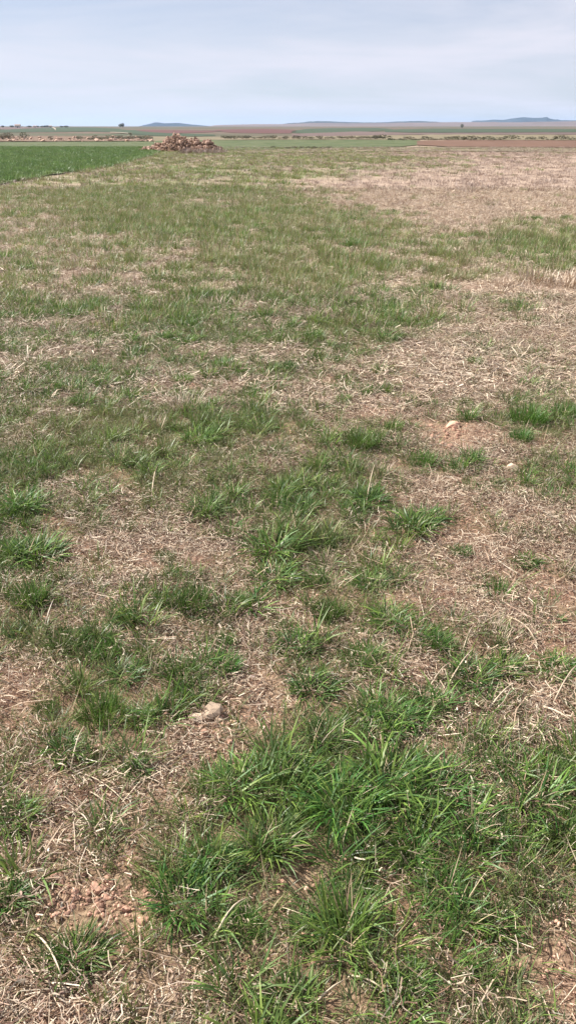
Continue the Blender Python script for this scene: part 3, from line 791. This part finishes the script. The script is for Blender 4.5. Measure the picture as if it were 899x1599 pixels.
DRYM = [mesh_from('dry_stalks', *b[:2], M_STRAW, b[2]) for b in (blades(110, 0.8, 0.6, 1.3, 0.02, 0.04, (0.05, 0.9), (0.0, 0.6), [lin(204, 182, 156), lin(182, 158, 136), lin(220, 202, 178)], seg=3) for _ in range(4))]
for i, (px, py, rp, l) in enumerate([
 (830, 440, 34, 'tall pale dry grass clump below the green band at the right'),
 (882, 446, 34, 'tall pale dry grass clump at the right edge below the green band'),
 (785, 445, 22, 'smaller dry grass clump left of the tall pale ones at right'),
 (482, 415, 14, 'thin dry clump standing in the far green grass at centre'),
 (540, 462, 15, 'thin dry clump right of centre at the edge of the far green grass'),
 (217, 436, 11, 'small dry clump in the far grass at left'),
 (285, 640, 34, 'dry seed stalks rising from the olive grass band left of centre'),
 (240, 668, 28, 'dry seed stalks at the left part of the olive grass band'),
 (675, 760, 22, 'dry stalks behind the tall bushy tuft'),
 (590, 745, 24, 'dry stalks above the bushy tuft left of the tall one'),
 (500, 868, 20, 'reddish dry stalks right of the big bushy centre tuft'),
 (770, 1000, 34, 'loose dry stalks behind the lush right tuft'),
]):
    x, y = (float(q) for q in at(px, py)); k = rp * mpp(px, py)
    d = put(bpy.data.objects.new('dry_grass_tuft', DRYM[i % 4]), l, 'dry grass', 'dry grass clumps')
    d.location = (x, y, float(gz(x, y))); d.scale = (k, k, k * 0.9); d.rotation_euler = (0, 0, rng.random() * 6.28)

# ------------------------------------------------------------------ single dry stalks
def stalk(p0, p1, label, w=0.0035, lift=0.012, bow=0.0, colr=(214, 194, 166)):
    x0, y0 = (float(q) for q in at(*p0)); x1, y1 = (float(q) for q in at(*p1))
    a = np.array([x0, y0, float(gz(x0, y0)) + 0.004]); b = np.array([x1, y1, float(gz(x1, y1)) + 0.006 + lift])
    d = b - a; L = float(np.linalg.norm(d)); side = np.array([-d[1], d[0], 0]) / L
    n = 7; v = []; f = []
    for i in range(n):
        s = i / (n - 1); c = d * s + side * bow * L * 4 * s * (1 - s) + np.array([0, 0, lift * 1.2 * math.sin(s * 2.6)])
        r = w / 2 * (1 - 0.45 * s) * (1.35 if i in (2, 4) else 1)
        for k in range(5):
            q = 6.283 * k / 5; v.append(c + side * r * math.cos(q) + np.array([0, 0, 1]) * r * math.sin(q))
    for i in range(n - 1):
        for k in range(5): f.append((i * 5 + k, i * 5 + (k + 1) % 5, i * 5 + 5 + (k + 1) % 5, i * 5 + 5 + k))
    f += [(4, 3, 2, 1, 0), tuple(range(n * 5 - 5, n * 5))]
    m = mesh_from('dry_stalk', np.array(v), f, M_STRAW, np.array([lin(*colr)] * len(v)))
    o = put(bpy.data.objects.new('dry_stalk', m), label, 'dry stalk', 'single dry stalks')
    o.location = a
for s in [
 ((298, 1522), (358, 1503), 'pale curved stalk at the bottom left of centre', 0.004, 0.01, -0.14),
 ((330, 1468), (384, 1427), 'thick pale stalk slanting up right of the large sprawling tuft', 0.005, 0.03, 0.0),
 ((110, 1206), (133, 1152), 'upright leaning pale stalk with round tip on the left straw', 0.004, 0.022, 0.0),
 ((84, 1198), (106, 1208), 'short bright stalk left of the leaning one', 0.005, 0.01, 0.0),
 ((120, 1205), (205, 1275), 'long stalk crossing the left straw patch', 0.0035, 0.01, 0.05),
 ((140, 1235), (172, 1268), 'pale stalk lying parallel under the long one on the left straw patch', 0.004, 0.008, 0.0),
 ((217, 1215), (255, 1234), 'straight bright stalk right of the small open tuft', 0.004, 0.008, 0.0),
 ((122, 1268), (142, 1300), 'bright stalk below the left straw patch', 0.004, 0.01, 0.03),
 ((2, 1089), (30, 1098), 'pale stalk at the left edge', 0.005, 0.01, 0.0),
 ((25, 1080), (52, 1087), 'pale stalk beside the small yellow green clump', 0.005, 0.01, 0.0),
 ((55, 1455), (98, 1535), 'long pale stalk through the tuft below the clods', 0.005, 0.015, 0.03),
 ((217, 1450), (219, 1515), 'thin vertical stalk on bare soil at the bottom left', 0.003, 0.01, 0.02),
 ((486, 1572), (535, 1542), 'pale stalk near the bottom edge, left of centre tuft', 0.005, 0.01, 0.0),
 ((548, 1526), (594, 1556), 'pale stalk near the bottom edge crossing dark grass', 0.005, 0.01, 0.0),
 ((845, 1106), (890, 1140), 'bent pale stalk above the fanning right tuft', 0.005, 0.02, -0.12),
 ((758, 1112), (800, 1080), 'bundle like pale stalk beside the lush right tuft', 0.005, 0.02, 0.0),
 ((690, 1085), (735, 1030), 'leaning stalk left of the tuft mixed with dry stalks', 0.005, 0.022, 0.0),
 ((665, 1080), (700, 1050), 'second leaning stalk left of the tuft mixed with dry stalks', 0.004, 0.022, 0.0),
 ((718, 1030), (735, 995), 'tan stalk standing in the tuft mixed with dry stalks', 0.004, 0.022, 0.0),
 ((790, 968), (832, 1012), 'pale bent reed behind the lush right tuft', 0.005, 0.012, 0.06),
 ((735, 992), (790, 970), 'pale reed leading to the bent one behind the lush right tuft', 0.004, 0.012, 0.04),
 ((820, 1125), (850, 1168), 'white weathered stalk left of the fanning right tuft', 0.006, 0.01, 0.08),
 ((730, 1262), (775, 1272), 'flat pale stalk at the right end of the big grass mass', 0.008, 0.006, 0.0),
 ((570, 790), (583, 745), 'dry stalk standing by the bushy tuft behind the tall one', 0.004, 0.03, 0.0),
 ((236, 775), (246, 745), 'pale stalk in the olive grass band', 0.005, 0.03, 0.0),
 ((860, 1105), (897, 1062), 'tan stalk leaning at the right edge', 0.005, 0.03, 0.0),
]:
    stalk(*s)

# ------------------------------------------------------------------ loose stones and clods
def loose(px, py, rp, label, mat, name='stone', cat='stone', group=None, big=True, meshes=None, sink=0.18):
    x, y = (float(q) for q in at(px, py)); s = rp * mpp(px, py)
    if meshes is None:
        m = mesh_from(name, *rock(big, 0.75, 0.6), mat, smooth=False)
    else:
        m = meshes[rng.integers(len(meshes))]
    o = put(bpy.data.objects.new(name, m), label, cat, group)
    o.location = (x, y, float(gz(x, y)) + s * sink); o.scale = (s, s, s)
    o.rotation_euler = (rng.normal(0, 0.25), rng.normal(0, 0.25), rng.random() * 6.283)
    return o
for a in [
 (330, 1110, 20, 'largest pale crumbly stone on the bare patch left of centre'),
 (308, 1118, 15, 'flatter pale stone touching the largest crumbly one on its left'),
 (340, 1122, 8, 'small pale chip right of the largest crumbly stone'),
 (800, 735, 12, 'bright white stone alone on straw at right'),
 (690, 1140, 8, 'white pebble on dark soil right of the big grass mass'),
 (772, 730, 5, 'small pale pebble left of the bright white stone'),
 (832, 731, 5, 'small pale pebble right of the bright white stone'),
 (722, 728, 5, 'small pale pebble midway between stony patch and bright white stone'),
 (885, 687, 4, 'small white pebble near the right edge by the green clumps'),
]: loose(*a, M_PALE)
for a in [
 (705, 668, 11, 'largest pinkish stone at the top of the stony patch at right'),
 (152, 1170, 10, 'brown angular stone on the left straw patch'),
 (218, 1153, 5, 'round brown pebble right of the brown angular stone'),
 (318, 1142, 8, 'brown clod in front of the largest crumbly stone'),
 (358, 1156, 6, 'brown clod right of and below the crumbly stones'),
 (92, 1232, 10, 'half buried pinkish stone below the left straw patch'),
 (40, 1150, 6, 'pinkish stone left of the loose left tuft'),
]: loose(*a, M_CLOD)
CL = [mesh_from('soil_clod', *rock(i % 3 == 0, 0.6, 0.75), M_CLOD, smooth=False) for i in range(9)]
def clod_patch(n, cx, cy, rx, ry, r0, r1, label, group):
    k = 0
    while k < n:
        a, b = rng.normal(0, 0.5, 2)
        if a * a + b * b > 1.1: continue
        loose(cx + a * rx, cy + b * ry, r0 + (r1 - r0) * rng.random() ** 3.0, label, M_CLOD, 'soil_clod', 'clod', group, meshes=CL); k += 1
clod_patch(170, 150, 1408, 118, 56, 2.4, 10, 'pinkish soil clod in the crumbly patch at lower left', 'clods in the crumbly patch')
clod_patch(50, 692, 684, 50, 26, 1.6, 6, 'pinkish stone chip in the stony patch at right', 'chips in the stony patch')
clod_patch(20, 328, 1124, 44, 22, 1.6, 5, 'soil clod around the pale crumbly stones', 'clods by the crumbly stones')
clod_patch(10, 775, 725, 36, 12, 1.6, 4, 'small chip near the bright white stone', 'chips by the white stone')
clod_patch(24, 232, 1450, 40, 40, 1.8, 5, 'soil clod on the bare ground under the large sprawling tuft', 'clods under the sprawling tuft')
clod_patch(20, 872, 1510, 40, 55, 1.8, 5, 'soil clod on the bare ground at the lower right corner', 'clods at the lower right')

# ------------------------------------------------------------------ the stone pile
ST = [mesh_from('stone', *rock(False, 0.35, 0.8), M_PSTONE, smooth=False) for _ in range(14)]
M_MOUND = fieldmat('mound_earth', lin(96, 76, 62), lin(130, 104, 84), 4.0)
def stone_pile():
    bx, by = (float(q) for q in at(290, 236)); u = mpp(290, 236)
    o = bpy.data.objects.new('stone_pile', None); o.location = (bx, by, float(gz(bx, by)))
    put(o, 'heap of pinkish brown field stones standing at the far end of the pasture', 'stone pile')
    heaps = [(-15 * u, 0.0, 1.28, 33 * u, 1.2), (12 * u, 0.5, 1.05, 24 * u, 1.0), (34 * u, 0.3, 0.85, 20 * u, 0.9), (-42 * u, 0.1, 0.62, 22 * u, 0.9), (51 * u, 0.0, 0.40, 8 * u, 0.5), (-60 * u, 0.2, 0.35, 16 * u, 0.6)]
    def hh(x, y):
        z = np.zeros_like(np.asarray(x, float))
        for cx, cy, h, rx, ry in heaps:
            q = np.sqrt(((x - cx) / rx) ** 2 + ((y - cy) / (ry * 1.6)) ** 2)
            z = np.maximum(z, h * np.clip(1 - q ** 1.5, 0, 1))
        return z
    gx, gy = np.meshgrid(np.linspace(-4, 3.4, 75), np.linspace(-2.2, 2.6, 49))
    z = hh(gx, gy) * 0.86 - 0.06
    v = np.stack([gx, gy, z], -1).reshape(-1, 3); m_ = 75
    f = [(i * m_ + j, i * m_ + j + 1, (i + 1) * m_ + j + 1, (i + 1) * m_ + j) for i in range(48) for j in range(74)]
    put(bpy.data.objects.new('earth_core', mesh_from('earth_core', v, f, M_MOUND)), parent=o)
    k = 0
    while k < 295:
        x = rng.uniform(-4, 3.2); y = rng.uniform(-1.9, 1.5)
        h = float(hh(np.array(x), np.array(y)))
        if h < 0.04: continue
        s = rng.choice([0.07, 0.10, 0.13, 0.18], p=[0.25, 0.38, 0.25, 0.12]) * (0.85 + 0.3 * rng.random())
        q = bpy.data.objects.new('stone', ST[rng.integers(14)]); put(q, parent=o)
        q.location = (x, y, h * (0.92 + 0.1 * rng.random())); q.scale = (s * 1.15, s, s)
        q.rotation_euler = tuple(rng.random(3) * 6.283); k += 1
    lib('pilestone', ST)
    n = 900; x = rng.uniform(-4.2, 3.4, n); y = rng.uniform(-2.0, 2.0, n); h = hh(x, y); kk = h > 0.01; x, y, h = x[kk], y[kk], h[kk]
    scatter('small_stones', 'pilestone', x, y, h * 0.9, 0.035 + 0.06 * rng.random(len(x)), 0.0, None, None, 1.5, parent=o)
    # dry weeds at its foot
    wm = [mesh_from('dry_weed', *b[:2], M_STRAW, b[2]) for b in (blades(90, 0.3, 0.2, 0.5, 0.012, 0.022, (0.05, 0.7), (0, 0.4), [lin(168, 148, 138), lin(150, 130, 120), lin(184, 164, 150)], seg=2) for _ in range(3))]
    for i in range(16):
        px = 284 + 66 * (i + 0.5 * rng.random()) / 16; py = 238.5 + 1.5 * rng.random()
        x, y = (float(q) for q in at(px, py))
        w = put(bpy.data.objects.new('dry_weed', wm[i % 3]), 'greyish dry weed clump along the foot of the stone pile', 'weed', 'dry weeds at the stone pile')
        w.location = (x, y, float(gz(x, y))); k = 0.7 + 0.5 * rng.random(); w.scale = (1.2 * k, k, k)
        w.rotation_euler = (0, 0, rng.random() * 6.28)
stone_pile()

# ------------------------------------------------------------------ rubble bank, shrubs, trees and houses of the background
def stone_bank():
    o = bpy.data.objects.new('stone_bank', None)
    x, y = (float(q) for q in at(110, 219)); o.location = (x, y, 0)
    put(o, 'low bank of scattered rubble and dry earth beyond the left crop', 'stone bank')
    for k in range(290):
        px = rng.uniform(-30, 238); py = rng.uniform(213.6, 221.2)
        if rng.random() > 0.35 + 0.65 * fbm(np.array(px * 0.06), np.array(2.0), 91): py = rng.uniform(218, 221)
        xx, yy = (float(q) for q in at(px, py))
        s = 0.10 + 0.28 * rng.random() ** 2
        q = bpy.data.objects.new('stone', ST[rng.integers(14)]); put(q, parent=o)
        q.location = (xx - x, yy - y, float(gz(xx, yy)) + 0.4 * s); q.scale = (s * 1.4, s * 1.2, s); q.rotation_euler = (rng.normal(0, .3), rng.normal(0, .3), rng.random() * 6.28)
stone_bank()

def crown_mesh(name, n, rad, h, leaf, cols, z0=0.1):
    p = rng.normal(size=(n, 3)); p /= np.linalg.norm(p, axis=1)[:, None]; p *= (0.35 + 0.65 * rng.random((n, 1)) ** 0.5)
    lump = 0.75 + 0.5 * vnoise(p[:, 0] * 2 + 5, p[:, 2] * 2 + p[:, 1], int(rng.integers(1000)))
    p *= lump[:, None]
    p = p * np.array([rad, rad, h / 2]) + np.array([0, 0, h / 2 + z0]); p[:, 2] = np.maximum(p[:, 2], 0.03)
    a = rng.normal(size=(n, 3)); b = rng.normal(size=(n, 3)); a *= leaf / np.linalg.norm(a, axis=1)[:, None]; b *= leaf / np.linalg.norm(b, axis=1)[:, None]
    v = np.stack([p - a, p + b * 0.6, p + a, p - b * 0.6], 1).reshape(-1, 3)
    c = np.array(cols)[rng.integers(0, len(cols), n)] * (0.7 + 0.6 * rng.random((n, 1)))
    return mesh_from(name, v, [(4 * i, 4 * i + 1, 4 * i + 2, 4 * i + 3) for i in range(n)], M_GRASS, np.repeat(c, 4, 0))
M_BARK = stonemat('bark', lin(70, 56, 46), lin(100, 84, 70), 8)
def trunk_mesh(h, r):
    v, f = [], []
    for i in range(5):
        for k in range(7):
            q = 6.283 * k / 7; s = r * (1 - 0.6 * i / 4); v.append((s * math.cos(q) + 0.05 * h * math.sin(i), s * math.sin(q), h * i / 4))
    for i in range(4):
        for k in range(7): f.append((i * 7 + k, i * 7 + (k + 1) % 7, i * 7 + 7 + (k + 1) % 7, i * 7 + 7 + k))
    return mesh_from('trunk', np.array(v), f, M_BARK)
SH = [lin(104, 106, 80), lin(120, 110, 90), lin(90, 94, 72)]
SHB = [crown_mesh('foliage', 160, 0.6, 0.7, 0.09, SH) for _ in range(4)]
SHT = trunk_mesh(0.3, 0.04)
def shrub(px, py, k, label, group, wide=1.3):
    x, y = (float(q) for q in at(px, py))
    o = bpy.data.objects.new('shrub', None); o.location = (x, y, float(gz(x, y))); put(o, label, 'shrub', group)
    c = put(bpy.data.objects.new('foliage', SHB[rng.integers(4)]), parent=o); c.scale = (k * wide, k, k); c.rotation_euler = (0, 0, 0)
    t = put(bpy.data.objects.new('stem', SHT), parent=o); t.scale = (k, k, k)
for px, k, l in [(5, 1.3, 'brown shrub at the far left end of the rubble bank'), (15, 1.6, 'dark shrub on the rubble bank near the left edge'), (38, 1.5, 'tallest dark shrub on the left rubble bank'), (79, 0.9, 'small shrub on the middle of the rubble bank')]:
    shrub(px, 219, k, l, 'shrubs on the rubble bank', 0.9)
for i in range(26):
    shrub(120 + 115 * (i + rng.random()) / 26, rng.uniform(216.5, 219), 0.5 + 0.5 * rng.random(), 'low dull shrub along the bank between left crop and stone pile', 'shrubs on the bank left of the pile')
for i in range(38):
    shrub(345 + 255 * (i + rng.random()) / 38, rng.uniform(216.3, 217.3), 0.4 + 0.45 * rng.random(), 'dark low shrub in the row behind the bright green crop strip', 'shrubs behind the crop strip', 1.8)
for i in range(40):
    shrub(600 + 330 * (i + rng.random()) / 40, rng.uniform(217.2, 219.3), 0.3 + 0.6 * rng.random() ** 2, 'dark low shrub in the row behind the ploughed strip', 'shrubs behind the ploughed strip', 1.2 + 2.4 * rng.random())
for i in range(11):
    shrub(425 + 90 * (i + rng.random()) / 11, rng.uniform(231.5, 233.0), 0.14 + 0.14 * rng.random(), 'dark weed clump on the near edge of the bright green crop strip', 'weeds before the crop strip', 2.0)
shrub(203.5, 212.4, 1.25, 'lone dark round bush on the green slope left of the stone pile', 'lone bush', 0.8)
shrub(597, 217.2, 1.0, 'widest dark shrub at the right end of the bright green crop strip', 'wide shrub', 3.0)

TG = [lin(126, 130, 116), lin(138, 140, 126)]
def tree(px, py, h, w, label, group):
    x, y = (float(q) for q in at(px, py))
    o = bpy.data.objects.new('tree', None); o.location = (x, y, float(gz(x, y))); put(o, label, 'tree', group)
    put(bpy.data.objects.new('trunk', trunk_mesh(h * 0.5, 0.05 * h)), parent=o)
    put(bpy.data.objects.new('crown', crown_mesh('crown', 420, w / 2, h * 0.85, 0.09 * w, TG, h * 0.15)), parent=o)
tree(188.0, 198.6, 4.2, 5.5, 'left tree of the grey pair on the left skyline', 'skyline trees')
tree(191.8, 198.6, 5.2, 4.5, 'taller right tree of the grey pair on the left skyline', 'skyline trees')
tree(720, 199.6, 4.0, 3.5, 'tiny lone tree on the mauve land below the blue hills', 'lone tree')
for i, px in enumerate([4, 18, 46, 58, 66, 72, 96, 103]):
    tree(px + rng.random(), 198.4, 1.6 + rng.random() * 1.0, 4 + 4 * rng.random(), 'low bushy tree blurred into the far left skyline', 'far left skyline trees')

M_WALL = fieldmat('whitewash', lin(226, 218, 208), lin(240, 234, 226), 0.5)
M_ROOF = fieldmat('roof_tile', lin(170, 150, 138), lin(186, 166, 152), 0.8)
M_PANE = fieldmat('dark_pane', lin(50, 52, 58), lin(60, 62, 66), 0.8)
def box(name, x0, x1, y0, y1, z0, z1, mat, parent):
    v = [(x, y, z) for z in (z0, z1) for y in (y0, y1) for x in (x0, x1)]
    f = [(0, 2, 3, 1), (4, 5, 7, 6), (0, 1, 5, 4), (2, 6, 7, 3), (0, 4, 6, 2), (1, 3, 7, 5)]
    return put(bpy.data.objects.new(name, mesh_from(name, v, f, mat, smooth=False)), parent=parent)
def house(px, py, w, label):
    x, y = (float(q) for q in at(px, py))
    o = bpy.data.objects.new('farmhouse', None); o.location = (x, y, float(gz(x, y)) - 0.1); put(o, label, 'house', 'far farmhouses')
    h = 0.46 * w; d = w * 0.6
    box('wall', -w / 2, w / 2, -d / 2, d / 2, 0, h, M_WALL, o)
    e = 0.35
    v = [(-w / 2 - e, -d / 2 - e, h + .01), (w / 2 + e, -d / 2 - e, h + .01), (w / 2 + e, d / 2 + e, h + .01), (-w / 2 - e, d / 2 + e, h + .01), (-w / 2 - e, 0, h + 0.2 * w), (w / 2 + e, 0, h + 0.2 * w)]
    put(bpy.data.objects.new('roof', mesh_from('roof', v, [(0, 1, 5, 4), (2, 3, 4, 5), (0, 4, 3), (1, 2, 5), (0, 3, 2, 1)], M_ROOF, smooth=False)), parent=o)
    box('door', -0.4, 0.4, -d / 2 - 0.06, -d / 2 + 0.02, 0, h * 0.75, M_PANE, o)
    for s in (-1, 1): box('window', s * w * 0.3 - 0.3, s * w * 0.3 + 0.3, -d / 2 - 0.06, -d / 2 + 0.02, h * 0.4, h * 0.75, M_PANE, o)
house(28, 199.3, 5.5, 'white farmhouse on the far left skyline, the brightest of the far buildings')
house(55, 198.8, 3.6, 'pale low farm building between skyline bushes right of the white farmhouse')
house(79, 198.8, 3.6, 'pale low farm building at the head of the bending dirt track')

# ------------------------------------------------------------------ haze
def haze():
    m, t, o = newmat('haze_air')
    pv = N(t, 'ShaderNodeVolumePrincipled')
    pv.inputs['Color'].default_value = (0.50, 0.70, 1.0, 1)
    pv.inputs['Density'].default_value = 6.2e-5
    pv.inputs['Anisotropy'].default_value = 0.2
    t.links.new(pv.outputs[0], o.inputs['Volume'])
    s = 14000
    v = [(x, y, z) for z in (-8, 150) for y in (-s, s) for x in (-s, s)]
    f = [(0, 2, 3, 1), (4, 5, 7, 6), (0, 1, 5, 4), (2, 6, 7, 3), (0, 4, 6, 2), (1, 3, 7, 5)]
    put(bpy.data.objects.new('haze', mesh_from('haze', v, f, m, smooth=False)), 'thin bluish haze softening the far fields and hills', 'haze', kind='stuff')
haze()
